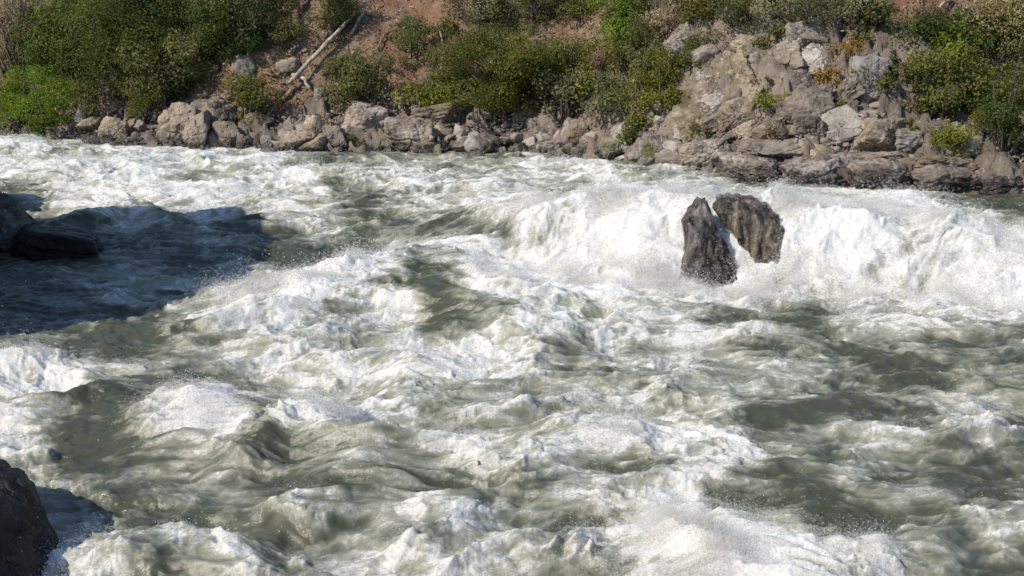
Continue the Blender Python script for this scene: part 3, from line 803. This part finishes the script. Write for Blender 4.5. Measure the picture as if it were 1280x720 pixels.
# ------------------------------------------------------------------ build: bank rocks
def build_rocks():
    r = rock_at
    r(102, 158, 20, 26, 'pale grey upright boulder beside the bright green waterside shrub', PALE)
    r(140, 180, 44, 32, 'grey brown boulder at the waterline below the left thicket', planes=9)
    r(165, 187, 74, 15, 'long low dark brown rock shelf just above the far left water', depth=.5, strata=.05)
    r(174, 168, 19, 17, 'small square stone perched above the low brown rock shelf')
    r(222, 174, 54, 46, 'tall flat-faced grey rock block under the left thicket', planes=6, p=30, sub=6, strata=.02)
    r(268, 168, 52, 40, 'broad cracked grey rock block right of the tall flat-faced block', planes=7, p=30, sub=6)
    r(243, 187, 50, 38, 'tilted wedge-shaped slab leaning over a dark gap at the waterline', planes=7, tilt=(0, -24), p=30, sub=6)
    r(286, 189, 40, 34, 'brown boulder between the tilted wedge slab and the overhanging rock', planes=9)
    r(320, 166, 44, 24, 'pale-topped rock slab roofing a black hollow at the waterline', tilt=(4, 14), planes=7, p=30, sink=-.1)
    r(302, 188, 17, 22, 'narrow brown stone forming the left side of the black hollow')
    r(334, 189, 22, 19, 'small pale stone at the right mouth of the black hollow', PALE)
    r(370, 191, 54, 26, 'wide rounded grey rock at the waterline right of the black hollow', planes=10)
    r(392, 178, 27, 32, 'blocky standing stone behind the wide rounded waterline rock', planes=7, p=30)
    r(400, 125, 14, 14, 'round pale stone below the foot of the fallen log', PALE)
    r(420, 185, 34, 26, 'brown angular rock left of the small waterline shrub', planes=9)
    r(458, 168, 62, 34, 'large sloping pinkish grey outcrop below the dull green shrub', planes=8, tilt=(0, 10), sub=6, strata=.03)
    r(512, 187, 66, 36, 'broad layered rock mass at the waterline right of the small shrub', planes=9, sub=6, strata=.05)
    r(548, 158, 84, 26, 'long sloping bedrock slab below the yellow green spiky plant', planes=7, tilt=(0, -10), sub=6, strata=.04)
    r(576, 176, 22, 20, 'pale rounded boulder left of the round-crowned tree', PALE, planes=16, p=14)
    r(577, 190, 30, 14, 'tan wedge stone below the pale rounded boulder')
    r(690, 191, 32, 14, 'flat pale stone at the waterline below the round-crowned tree', PALE)
    r(718, 181, 38, 30, 'upright pinkish boulder below the feathery grey shrub', planes=8)
    r(768, 194, 50, 22, 'brown moss-streaked boulder at the waterline in mid bank', MOSSY)
    r(736, 192, 30, 18, 'low rough brown stone left of the moss-streaked boulder')
    r(822, 210, 52, 40, 'pale grey lichen-spotted boulder where the shore turns', MOSSY, planes=9, sub=6, on=None)
    r(882, 213, 68, 42, 'shattered brown bedrock knob beside the still dark pool', ROCK_R, planes=15, rough=.09, sub=6, strata=.05)
    r(826, 160, 20, 15, 'small pale wedge stone above the lichen-spotted boulder', PALE)
    r(852, 148, 26, 16, 'small tan block with a dark gap beneath it, by the bank plants')
    r(908, 122, 70, 56, 'large slanting grey rock face beneath the hanging green bush', ROCK_R, planes=12, tilt=(-30, -24), sub=6, strata=.07, p=26, depth=.30, rough=.11, nf=3.5, sink=.3)
    r(943, 92, 27, 25, 'pale cream boulder balanced on top of the slanting rock face', PALE, planes=9)
    r(918, 148, 98, 18, 'long straight tilted slab with a shadowed underside, right of mid bank', ROCK_R, planes=5, tilt=(0, -30), depth=.5, p=34)
    r(1005, 150, 80, 40, 'massive fissured outcrop in the middle of the right bank', ROCK_R, planes=16, tilt=(-28, -6), sub=6, strata=.08, depth=.28, rough=.13, nf=4, sink=.3)
    r(1084, 126, 44, 52, 'tall pale rock block with one clean flat face', PALE, planes=5, tilt=(-8, 6), p=34, sub=6)
    r(1054, 154, 40, 30, 'angular tan boulder below the tall pale block', ROCK_R, planes=7, p=32)
    r(1080, 162, 36, 22, 'ochre brown boulder wedged right of the angular tan boulder', ROCK_R, planes=8)
    r(1016, 172, 50, 28, 'grey rounded boulder on the ledge left of the ochre boulder', ROCK_R, planes=10)
    r(1048, 176, 34, 16, 'flat tan stone lying below the ochre boulder', PALE)
    r(973, 178, 32, 28, 'grey round-shouldered rock near the low dry shrub', ROCK_R, planes=12)
    r(1146, 186, 60, 22, 'flat grey slab overhanging a dark slot on the right bank', PALE, planes=6, tilt=(0, 4), p=34)
    r(1102, 196, 78, 44, 'broad fractured bedrock hump left of the overhanging slab', ROCK_R, planes=12, sub=6, strata=.05)
    r(1117, 148, 26, 16, 'pale wedge stone right of the tall pale block', PALE)
    r(1196, 166, 28, 13, 'small pale flat stone above the yellow green bank plant', PALE)
    r(1218, 192, 46, 22, 'greenish grey rock half hidden by the yellow green bank plant', MOSSY)
    r(1250, 212, 40, 20, 'dark rock in the shade under the dark right-hand shrub', ROCK_R)
    r(995, 62, 20, 14, 'whitish stone inside the dark hollow under the hanging grey bush', PALE)
    r(1012, 82, 40, 12, 'flat rock forming the lip of the dark hollow', ROCK_R)
    # the undercut ledge along the right shore, in the blocks its joints make
    for a, b, w, h, lab in (
            (952, 236, 100, 36, 'left end of the undercut ledge, reddish brown and stained dark at its foot'),
            (1030, 241, 110, 40, 'dark streaked ledge block above the middle of the waterfall'),
            (1110, 244, 100, 40, 'pale-topped ledge block over a black undercut'),
            (1188, 244, 96, 34, 'smooth tan ledge block with a mossy waterline'),
            (1262, 246, 90, 32, 'right-hand ledge block sloping down to the dark pool')):
        r(a, b, w, h, lab, LEDGE, 'rock_ledge', planes=9, sub=6, strata=.02, depth=.8, rough=.12, nf=3., cat='rock ledge', p=20, group='blocks of the undercut ledge')
    for a, b, w, h, lab in (
            (985, 200, 120, 22, 'thin bedded shelf of tan rock on top of the ledge at its left'),
            (1075, 208, 110, 18, 'thin bedded shelf of grey tan rock on top of the ledge at its middle'),
            (1165, 212, 120, 20, 'thin bedded shelf of tan rock on top of the ledge below the plants')):
        r(a, b, w, h, lab, ROCK_R, 'rock_shelf', planes=9, sub=6, strata=.04, rough=.10, nf=3., depth=.6, cat='rock shelf', tilt=(0, -4))
    # rubble: one stone each
    rg = np.random.default_rng(21)
    for k in range(46):
        px, py = rg.uniform(856, 1112), rg.uniform(58, 176)
        w = rg.uniform(24, 62)
        if (950 < px < 1050 and 120 < py < 168) or (1040 < px and py < 95): continue
        r(px, py, w, w*rg.uniform(.35, .75), 'angular slab jammed among others in the fractured right slope', ROCK_R if rg.random() < .8 else PALE, 'angular_rock', cat='angular rock', planes=5, seed=int(rg.integers(1e6)),
          tilt=(rg.uniform(-38, -12), rg.uniform(-34, 0)), p=40, depth=rg.uniform(.4, .7), sink=.3, rz=rg.uniform(-30, 30), group='angular slabs of the fractured right slope', fract=.10, strata=.03)
    zones = [
        (345, 470, 140, 190, 8, 'small angular stone in the rubble below the fallen log', 'rubble stones below the fallen log', ROCK),
        (470, 600, 150, 191, 8, 'small broken stone among the layered rocks left of the round-crowned tree', 'rubble stones left of the round-crowned tree', ROCK),
        (590, 720, 164, 192, 8, 'loose stone in the rubble strip under the round-crowned tree', 'rubble stones under the round-crowned tree', ROCK),
        (700, 830, 150, 198, 8, 'loose stone in the rubble strip by the feathery grey shrub', 'rubble stones by the feathery grey shrub', ROCK),
        (840, 960, 140, 205, 12, 'broken stone on the rock slope above the still dark pool', 'rubble stones above the dark pool', ROCK_R),
        (960, 1110, 120, 200, 26, 'loose angular stone in the jumble above the undercut ledge', 'rubble stones above the undercut ledge', ROCK_R),
        (1100, 1230, 130, 205, 16, 'loose stone around the yellow green plant on the right bank', 'rubble stones around the yellow green plant', ROCK_R),
        (640, 850, 168, 204, 48, 'mid sized stone in the pale rubble right of the round-crowned tree', 'pale rubble stones of mid bank', ROCK),
        (330, 660, 168, 194, 38, 'mid sized stone in the pale waterline rubble left of the round-crowned tree', 'pale waterline stones of the left half', ROCK),
        (110, 330, 150, 188, 12, 'small loose stone between the blocks of the left shore', 'rubble stones of the left shore', ROCK),
        (860, 1100, 60, 130, 10, 'small stone lodged on the steep face of the right bank', 'stones on the steep right bank', ROCK_R),
        (200, 560, 60, 140, 16, 'small stone lying on the red soil slope', 'stones on the red soil slope', ROCK),
    ]
    for x0, x1, y0, y1, n, lab, grp, m in zones:
        for k in range(n):
            px, py = rg.uniform(x0, x1), y0+(y1-y0)*rg.uniform(0, 1)**.8
            if y0 == 60 and x0 == 200 and abs((px-372)*.97-(115-py)*.88) < 34: continue
            w = rg.lognormal(math.log(13), .45); w = min(w*(1.45 if 'mid sized' in lab else 1), 38)
            P, t = at_land(px, py); s = t/F*w/2
            o = link('rock', proto_mesh(int(rg.integers(0, 14)), PALE if rg.random() < (.4 if 'mid sized' in lab else .16) else m))
            o.scale = (s, s*rg.uniform(.7, 1), s*rg.uniform(.5, .85))
            o.rotation_euler = (rg.uniform(-.5, .5), rg.uniform(-.5, .5), rg.uniform(0, 6.28))
            o.location = (P[0], P[1], P[2]+s*.18)
            tag(o, lab, 'rock', grp)

def free_rock(name, loc, ext, label, m, seed, planes=10, sub=6, rough=.06, tilt=(0, 0, 0), p=22, strata=0., cat='rock', nf=2.2, group=None, fract=.05):
    v, f = rock_v(seed, sub, planes, p, rough, strata, nf, fract)
    v = v/np.abs(v).max(0)*np.array(ext)
    v = v@np.array(Euler([R(a) for a in tilt]).to_matrix()).T
    o = link(name, mesh_np(name, v, f, m)); o.location = loc
    return tag(o, label, cat, group)

def shape_rock(name, prof, depth, loc, label, m, seed, rough=.075, nf=3., res=(90, 110)):
    """a stone whose front outline is prof: rows (height, x left, x right, how far it leans toward the viewer)"""
    prof = np.array(prof, float); nz, na = res
    zz = np.linspace(prof[0, 0], prof[-1, 0], nz)
    xl = np.interp(zz, prof[:, 0], prof[:, 1]); xr = np.interp(zz, prof[:, 0], prof[:, 2]); yo = np.interp(zz, prof[:, 0], prof[:, 3])
    kk = nz//12*2+1; k = np.ones(kk)/kk
    def smooth_(a): return np.convolve(np.pad(a, kk//2, mode='edge'), k, 'valid')
    xl, xr, yo = smooth_(xl), smooth_(xr), smooth_(yo)
    a = np.linspace(0, 2*np.pi, na, endpoint=False)
    sup = lambda c: np.sign(c)*np.abs(c)**.75
    V = []
    for i in range(nz):
        cx, w = (xl[i]+xr[i])/2, (xr[i]-xl[i])/2
        dd = depth*min(1, w/ (np.max(xr-xl)/2)+.25)
        V.append(np.stack([cx+w*sup(np.cos(a)), yo[i]+dd*sup(np.sin(a)), np.full(na, zz[i])], -1))
    V = np.concatenate(V+[np.array([[(xl[0]+xr[0])/2, yo[0], zz[0]-.02], [(xl[-1]+xr[-1])/2, yo[-1], zz[-1]+.02]])])
    i = np.arange(nz*na).reshape(nz, na); j = np.roll(i, -1, 1)
    f = np.stack([i[:-1], j[:-1], j[1:], i[1:]], -1).reshape(-1, 4).tolist()
    f += [[nz*na, j[0, q], i[0, q]] for q in range(na)]+[[nz*na+1, i[-1, q], j[-1, q]] for q in range(na)]
    d = V-np.array([V[:, 0].mean(), V[:, 1].mean(), V[:, 2].mean()]); d /= np.linalg.norm(d, axis=1)[:, None]+1e-9
    st_v = V*np.array([1.6, 1.6, .55])
    V = V+d*(rough*1.2*fbm3(st_v*nf+seed, 4)+rough*1.3*-np.abs(pn3(st_v*nf*1.4+seed, 6)))[:, None]
    me = bpy.data.meshes.new(name); me.from_pydata(V.tolist(), [], f); me.polygons.foreach_set('use_smooth', [True]*len(f)); me.materials.append(m); me.update()
    o = link(name, me); o.location = loc
    return tag(o, label, name)

def build_river_rocks():
    # rows: height, left, right, lean (metres from the stone's middle)
    shape_rock('rock', [(-.5, -.60, .84, 0), (.0, -.52, .72, 0), (.2, -.46, .58, .04), (.5, -.40, .36, .10), (.8, -.36, .20, .16), (1.0, -.42, .11, .22), (1.14, -.42, .05, .26), (1.18, -.24, .02, .28), (1.30, -.19, -.02, .30), (1.35, -.14, -.06, .32)],
               .42, (3.06, 16.85, -.02), 'dark wet pointed rock splitting the waterfall', WETROCK, 5.3)
    shape_rock('rock', [(-.4, .40, .94, 0), (-.05, .36, .90, 0), (.20, .24, .84, .04), (.40, .08, .78, .10), (.62, -.12, .70, .20), (.9, -.34, .62, .34), (1.04, -.46, .57, .44), (1.12, -.47, .48, .48), (1.18, -.42, .30, .50), (1.21, -.3, .1, .5)],
               .38, (3.62, 17.0, .05), 'brown slanting rock with water sliding over it, right of the pointed dark rock', WETROCK, 9.1)
    # the dark foreground boulder, lower left
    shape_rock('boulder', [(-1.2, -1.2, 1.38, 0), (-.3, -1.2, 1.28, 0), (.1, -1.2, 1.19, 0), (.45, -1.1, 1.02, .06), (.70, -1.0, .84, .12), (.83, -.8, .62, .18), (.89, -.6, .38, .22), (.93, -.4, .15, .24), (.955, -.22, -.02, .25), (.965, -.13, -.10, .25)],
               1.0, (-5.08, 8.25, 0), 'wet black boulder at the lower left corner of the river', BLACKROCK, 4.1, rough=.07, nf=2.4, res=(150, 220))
    # boulders in the shade at the left
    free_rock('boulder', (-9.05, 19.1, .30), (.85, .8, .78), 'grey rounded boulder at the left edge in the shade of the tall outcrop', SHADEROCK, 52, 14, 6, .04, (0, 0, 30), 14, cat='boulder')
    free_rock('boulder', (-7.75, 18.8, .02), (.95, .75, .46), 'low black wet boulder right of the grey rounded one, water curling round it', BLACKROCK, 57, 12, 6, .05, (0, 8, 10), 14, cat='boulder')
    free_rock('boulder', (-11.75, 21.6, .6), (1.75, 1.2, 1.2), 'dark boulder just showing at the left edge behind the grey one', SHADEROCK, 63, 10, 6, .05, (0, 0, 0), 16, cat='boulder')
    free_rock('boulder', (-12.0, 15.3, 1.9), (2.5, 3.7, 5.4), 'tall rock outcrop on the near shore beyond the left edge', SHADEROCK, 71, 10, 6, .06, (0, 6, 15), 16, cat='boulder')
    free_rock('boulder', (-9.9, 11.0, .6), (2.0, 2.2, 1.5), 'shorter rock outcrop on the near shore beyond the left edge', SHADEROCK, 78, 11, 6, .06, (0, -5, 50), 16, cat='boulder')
    free_rock('boulder', (-8.9, 6.4, 1.6), (1.7, 1.7, 2.6), 'unseen tall boulder added on the near bank to shade the wet black boulder', SHADEROCK, 83, 10, 6, .06, (0, 0, 80), 16, cat='boulder')  # added out of view, sized so its shadow covers the wet black boulder

# ------------------------------------------------------------------ build: plants
def build_plants():
    p = plant
    p(38, 172, 122, 72, 'vivid', 'bright green waterside shrub at the far left end of the bank', dens=1.1)
    p(112, 160, 84, 60, 'dull', 'dull green low shrub between the bright green shrub and the grey boulders')
    p(85, 122, 84, 118, 'green', 'tall mid green tree rising above the bright green waterside shrub', 'tree', trunk_show=.1)
    p(150, 140, 104, 120, 'green', 'broad green tree in the middle of the left thicket', 'tree', trunk_show=.08)
    p(200, 140, 80, 90, 'dull', 'greyish green tree above the tall flat-faced rock block', 'tree', trunk_show=.1)
    p(178, 60, 100, 90, 'green', 'high green tree at the top of the left thicket', 'tree')
    p(120, 60, 90, 90, 'deep', 'dark green tree at the top of the left thicket beside the high one', 'tree')
    p(228, 70, 74, 90, 'dull', 'dusty green tree near the thin bare trunk', 'tree', trunk_show=.15)
    p(285, 86, 84, 104, 'deep', 'dark leafy tree at the right end of the left thicket', 'tree', trunk_show=.1)
    p(20, 104, 60, 120, 'dry', 'brown leafless bush at the upper left corner', 'bush', twig=True, dens=.8)
    p(45, 60, 60, 70, 'dull', 'faded olive tree in the upper left behind the leafless bush', 'tree')
    p(232, 104, 46, 36, 'dry', 'greyish dry bush over the orange soil patch', 'bush', twig=True, dens=.7)
    p(315, 152, 56, 56, 'olive', 'olive shrub standing left of the lower end of the fallen log', dens=1.)
    p(360, 74, 62, 42, 'dull', 'olive grey shrub left of the top of the fallen log')
    p(412, 58, 66, 78, 'deep', 'dark tree in shade at the head of the fallen log', 'tree')
    p(345, 32, 40, 50, 'deep', 'small dark tree left of the brown standing trunk', 'tree')
    p(446, 138, 84, 68, 'dull', 'dull green shrub right of the fallen log', dens=1.1)
    p(425, 110, 44, 36, 'dull', 'small dull shrub tucked against the middle of the fallen log')
    p(520, 84, 66, 50, 'green', 'rounded green shrub on the red soil slope')
    p(505, 92, 66, 20, 'grey', 'low grey green sprawl at the foot of the rounded green shrub')
    p(535, 148, 66, 52, 'yellow', 'yellow green spiky plant beside the dead snag', dens=.8, leaf=.10)
    p(568, 136, 50, 50, 'dull', 'loose dull shrub between the spiky plant and the round-crowned tree', dens=.8)
    p(632, 166, 138, 108, 'olive', 'round-crowned olive green tree in the middle of the bank', 'tree', trunk_show=.26, dens=1.25, flat=.75, shape='spread', lobes=40)
    p(700, 120, 78, 72, 'dull', 'drab green shrub behind the right side of the round-crowned tree')
    p(716, 158, 76, 68, 'grey', 'feathery grey green shrub right of the round-crowned tree', dens=1.)
    p(600, 46, 92, 70, 'grey', 'grey leaved tree above the round-crowned tree', 'tree')
    p(668, 44, 84, 70, 'dull', 'dusty olive tree on the skyline side above the round-crowned tree', 'tree')
    p(786, 72, 78, 92, 'vivid', 'bright green leafy tree hanging over the orange soil', 'tree', dens=1.1, trunk_show=.05)
    p(836, 62, 70, 56, 'dry', 'bare grey bush right of the bright green leafy tree', 'bush', twig=True)
    p(815, 104, 88, 60, 'dull', 'mixed drab shrub below the bare grey bush')
    p(758, 100, 46, 46, 'dry', 'small leafless lilac grey bush on the mid slope', 'bush', twig=True)
    p(790, 184, 50, 42, 'olive', 'small olive shrub just above the moss-streaked boulder')
    p(832, 146, 64, 38, 'yellow', 'low yellow green shrub above the lichen-spotted boulder', dens=.9)
    p(925, 44, 96, 54, 'deep', 'hanging green bush over the slanting rock face')
    p(950, 70, 40, 26, 'dull', 'small drooping shrub at the lip of the slanting rock face')
    p(1030, 52, 150, 66, 'grey', 'wide grey green bush overhanging the dark hollow', dens=1.1, droop=.3)
    p(1060, 82, 44, 38, 'rust', 'rusty orange shrub right of the dark hollow')
    p(984, 156, 66, 36, 'yellow', 'low yellow green shrub on the fissured outcrop')
    p(1034, 146, 36, 30, 'green', 'tiny dark green shrub on the right bank beside the low yellow green one')
    p(1165, 154, 138, 80, 'olive', 'big olive shrub spreading over the right bank', dens=1.1, flat=.8)
    p(1115, 128, 64, 58, 'dull', 'faded shrub at the left side of the big olive shrub', dens=.8)
    p(1188, 78, 56, 42, 'vivid', 'bright green shrub on top of the big olive shrub')
    p(1256, 92, 84, 108, 'pale', 'pale grey leaved tree at the upper right corner', 'tree', dens=1.)
    p(1258, 202, 84, 104, 'deep', 'dark shrub at the right edge above the ledge', dens=1.1)
    p(1225, 150, 60, 60, 'olive', 'olive brown shrub between the big olive shrub and the dark right-hand one')
    p(1183, 204, 46, 52, 'yellow', 'yellow green bank plant among the stones of the right shore', dens=.8)
    p(921, 162, 16, 14, 'yellow', 'tiny yellow green tuft on the rocks above the dark pool', leaf=.05)
    p(441, 188, 20, 22, 'olive', 'tiny olive shrub at the waterline among the rocks', leaf=.05)
    p(972, 180, 40, 26, 'dry', 'low dry shrub against the round-shouldered rock', 'bush', twig=True, dens=.6)
    p(1090, 48, 60, 46, 'dull', 'small drab shrub beside the leaning dead trunk on the right')
    p(1150, 40, 50, 44, 'dry', 'brown leafless bush on the soil at the upper right', 'bush', twig=True)
    p(880, 40, 44, 50, 'rust', 'reddish dry shrub left of the hanging green bush')
    p(885, 176, 40, 24, 'dull', 'low drab shrub on the rocks above the driftwood log', dens=.8)
    p(905, 108, 44, 30, 'grey', 'small grey shrub growing from the slanting rock face', dens=.8)
    p(965, 118, 40, 24, 'dull', 'small drab shrub in a crack of the fractured right slope', dens=.8)
    p(1045, 112, 46, 30, 'rust', 'low russet shrub left of the tall pale block', dens=.8)
    p(870, 84, 50, 44, 'dull', 'drab shrub on the left shoulder of the slanting rock face')
    p(1130, 176, 36, 24, 'olive', 'low olive shrub behind the overhanging slab', dens=.8)
    p(1340, 200, 110, 90, 'olive', 'olive shrub on the right bank just outside the right edge')
    p(1420, 130, 120, 110, 'green', 'green tree on the right bank beyond the right edge', 'tree')
    p(1520, 190, 110, 80, 'dull', 'drab shrub on the right bank well beyond the right edge')
    # above the frame, so the slope does not end bare
    k = 0
    for a, b, st_, lab in ((90, -20, 'green', 'green tree high on the slope above the left thicket'), (330, -14, 'deep', 'dark tree high on the slope above the brown trunk'),
                      (560, -14, 'dull', 'drab tree high on the slope above the red soil'), (740, -14, 'green', 'green tree high on the slope above the orange soil'),
                      (980, -14, 'deep', 'dark tree high on the slope above the dark hollow'), (1180, -14, 'dull', 'drab tree high on the slope above the big olive shrub')):
        p(a, b, 120, 90, st_, lab, 'tree', dens=.7, leaf=.1)

def build_fillers():
    rg = np.random.default_rng(88)
    for x0, x1, y0, y1, n, sty, lab, grp in (
            (0, 330, 40, 158, 24, ('green', 'dull', 'green', 'deep', 'olive', 'grey'), 'shrub filling the gaps of the left thicket', 'filler shrubs of the left thicket'),
            (330, 600, 60, 140, 14, ('dull', 'olive', 'grey', 'dull', 'dry'), 'small drab shrub on the slope between the fallen log and the round-crowned tree', 'small shrubs right of the fallen log'),
            (690, 870, 60, 160, 17, ('dull', 'grey', 'olive', 'dry', 'dull', 'yellow'), 'small drab shrub on the slope right of the round-crowned tree', 'small shrubs right of the round-crowned tree'),
            (560, 880, 10, 60, 9, ('dull', 'grey', 'deep', 'dry', 'olive'), 'shrub along the top of the middle slope', 'shrubs at the top of the middle slope'),
            (880, 1110, 10, 66, 12, ('deep', 'grey', 'dull', 'dry'), 'shrub along the top of the right rock slope', 'shrubs at the top of the right rock slope'),
            (1090, 1280, 60, 190, 18, ('olive', 'dull', 'olive', 'deep'), 'shrub filling the gaps around the big olive shrub', 'filler shrubs around the big olive shrub')):
        for k in range(n):
            st_ = sty[int(rg.integers(0, len(sty)))]
            w = rg.uniform(26, 66); dry = st_ == 'dry'
            fx, fy = rg.uniform(x0, x1), rg.uniform(y0, y1)
            sd = int(rg.integers(1e6))
            if 335 < fx < 480 and fy > 20+.0*fx: continue          # the fallen log lies open
            if 880 < fx < 1105 and fy > 60: continue
            plant(fx, fy, w, w*rg.uniform(.6, 1.), st_, lab, 'bush' if dry else 'shrub', seed=sd, twig=dry, group=grp, dens=.8)

def build_wood():
    limb([(364, 122), (458, 20)], [.058, .07, .06, .045], 'long pale fallen log leaning down the red slope', lift=.42, branches=())
    limb([(330, 152), (350, 132), (372, 112)], [.035, .05, .06], 'grey broken trunk below the foot of the long fallen log', REDWOOD, lift=.10)
    limb([(366, 102), (380, 108), (388, 118)], [.06, .055, .04], 'short pale branch crossing the foot of the long fallen log', name='branch', cat='branch', lift=.2)
    limb([(440, 46), (448, 30), (457, 18)], [.04, .05, .04], 'thin pale stick right of the top of the long fallen log', name='branch', cat='branch', lift=.1)
    limb([(472, 64), (480, 50), (488, 38)], [.03, .035, .02], 'thin grey stick lying on the open red soil', REDWOOD, 'branch', 'branch', lift=.08)
    limb([(362, 70), (369, 64), (374, 60)], [.04, .045, .03], 'short bright stick on the soil left of the fallen log', name='branch', cat='branch', lift=.1)
    limb([(372, 44), (370, 14), (368, -22)], [.13, .12, .11], 'brown standing trunk at the top of the slope', REDWOOD, 'dead_tree', 'dead tree', lift=.0, zs=[0, .5, 1.0])
    limb([(312, 76), (318, 60), (324, 46)], [.05, .06, .05], 'reddish dead trunk piece right of the left thicket', REDWOOD, lift=.1)
    limb([(330, 92), (342, 98), (352, 96)], [.035, .04, .03], 'curved brown branch on the soil below the olive grey shrub', REDWOOD, 'branch', 'branch', lift=.08)
    limb([(242, 40), (240, 15), (237, -15)], [.035, .032, .028], 'thin bare pale trunk standing in the left thicket', name='dead_tree', cat='dead tree', lift=.2, zs=[0, .6, 1.2])
    limb([(545, 142), (552, 112), (556, 92), (550, 76)], [.05, .045, .035, .02], 'bleached dead snag beside the yellow green spiky plant', name='dead_tree', cat='dead tree', lift=.15, zs=[0, .3, .5, .7])
    limb([(613, 40), (617, 20), (614, 8)], [.03, .025, .015], 'short pale dead stem above the round-crowned tree', name='dead_tree', cat='dead tree', lift=.1, zs=[0, .3, .5])
    limb([(866, 170), (884, 163), (906, 158)], [.05, .07, .045], 'bent driftwood log stranded on the rocks above the dark pool', lift=.10, zs=[0, .06, 0])
    limb([(1160, 40), (1172, 22), (1186, 4)], [.05, .06, .05], 'leaning pale dead trunk on the upper right soil', lift=.15, branches=((.5, .2, 0, .2, .03),))
    limb([(1130, 56), (1142, 46), (1160, 36)], [.04, .06, .05], 'dark broken log below the leaning dead trunk', REDWOOD, lift=.1)
    limb([(1085, 40), (1078, 22), (1086, 6)], [.025, .025, .015], 'thin crooked dead stem right of the wide grey green bush', name='dead_tree', cat='dead tree', lift=.1, zs=[0, .3, .5])
    limb([(1026, 78), (1028, 96), (1030, 108)], [.04, .035, .02], 'short pale root hanging down the fissured outcrop', name='branch', cat='branch', lift=.12)

def build_cover():
    rg = np.random.default_rng(5)
    # pebbles and chips over the foot of the bank
    n = 5200
    x = rg.uniform(-15, 13, n); d = np.abs(rg.normal(0, 1.3, n))+.05
    y = shore_y(x)+d; z = land(x, y)
    v0, f0 = rock_v(900, 2, 8, 16, .03)
    s = rg.lognormal(math.log(.05), .45, n)
    a = rg.uniform(0, 6.28, n); ca, sa = np.cos(a), np.sin(a)
    q = v0[None]*np.stack([s, s*rg.uniform(.6, 1, n), s*rg.uniform(.4, .8, n)], -1)[:, None]
    vx = q[..., 0]*ca[:, None]-q[..., 1]*sa[:, None]; vy = q[..., 0]*sa[:, None]+q[..., 1]*ca[:, None]
    v = np.stack([vx+x[:, None], vy+y[:, None], q[..., 2]+(z+s*.2)[:, None]], -1).reshape(-1, 3)
    f = (f0[None]+(np.arange(n)*len(v0))[:, None, None]).reshape(-1, 3)
    tag(link('gravel', mesh_np('gravel', v, f, ROCK, False)), 'scattered stone chips along the foot of the far bank', 'gravel', kind='stuff')
    # dry grass and litter on the slope
    n = 42000
    x = rg.uniform(-19, 18, n); d = rg.uniform(.8, 11, n); y = shore_y(x)+d
    keep = fbm2(x*.6, y*.6, 3, 60)+rg.normal(0, .25, n) > -.1
    x, y = x[keep], y[keep]; n = len(x); z = land(x, y)
    P = np.stack([x, y, z+rg.uniform(.0, .10, n)], -1)
    Nn = rg.normal(size=(n, 3))*np.array([1, 1, .35])+np.array([0, -.4, .2]); Nn /= np.linalg.norm(Nn, axis=1)[:, None]
    tag(link('dry_grass', leaves_mesh('dry_grass', P, Nn, rg.uniform(.08, .22, n), rg.uniform(.1, 1, n), LEAF['dry'], rg, .25)), 'dry grass and twig litter over the soil slope', 'grass', kind='stuff')
    n = 60000
    x = rg.uniform(-19, 18, n); d = rg.uniform(.9, 11, n); y = shore_y(x)+d
    keep = fbm2(x*.5+20, y*.5, 3, 61)+rg.normal(0, .2, n) > .0
    x, y, d = x[keep], y[keep], d[keep]; n = len(x); z = land(x, y)
    open_ = (stone(x, y) < .3) & ~((x > -6.5) & (x < -2.) & (d > 3) & (rg.random(n) < .75))
    x, y, z = x[open_], y[open_], z[open_]; n = len(x)
    P = np.stack([x, y, z+rg.exponential(.10, n)], -1)
    Nn = rg.normal(size=(n, 3))+np.array([0, -.3, .6]); Nn /= np.linalg.norm(Nn, axis=1)[:, None]
    tag(link('undergrowth', leaves_mesh('undergrowth', P, Nn, rg.uniform(.05, .13, n), rg.uniform(.0, 1, n), LEAF['dull'], rg, .5)), 'low drab green undergrowth creeping over the soil slope', 'undergrowth', kind='stuff')

# ------------------------------------------------------------------ light
SUN = np.array([-.66, -.40, .66]); SUN /= np.linalg.norm(SUN)
def build_light():
    w = bpy.data.worlds.new('World'); sc.world = w; w.use_nodes = True
    nt = w.node_tree; bg = nt.nodes['Background']
    sky = nt.nodes.new('ShaderNodeTexSky'); sky.sky_type = 'NISHITA'; sky.sun_disc = False
    el = math.asin(SUN[2]); az = math.atan2(SUN[0], SUN[1])
    sky.sun_elevation = el; sky.sun_rotation = az
    sky.dust_density = .3; sky.ozone_density = 3.0; sky.altitude = 300
    nt.links.new(sky.outputs[0], bg.inputs[0]); bg.inputs[1].default_value = .112
    l = bpy.data.lights.new('sun', 'SUN'); l.energy = 3.4; l.angle = R(.5); l.color = (1, .92, .79)
    o = bpy.data.objects.new('sun', l); C.objects.link(o); o.location = (-20, -12, 25)
    o.rotation_euler = Vector(SUN).to_track_quat('Z', 'Y').to_euler()

build_light()
build_ground()
build_spray(*build_river())
build_rocks()
build_river_rocks()
build_plants()
build_fillers()
build_wood()
build_cover()

sc.view_settings.view_transform = 'Standard'; sc.view_settings.look = 'None'
sc.view_settings.gamma = 1; sc.view_settings.use_curve_mapping = False
sc.view_settings.exposure = .44
sc.cycles.use_denoising = True
sc.cycles.max_bounces = 5; sc.cycles.diffuse_bounces = 3; sc.cycles.glossy_bounces = 2; sc.cycles.transmission_bounces = 2; sc.cycles.transparent_max_bounces = 24
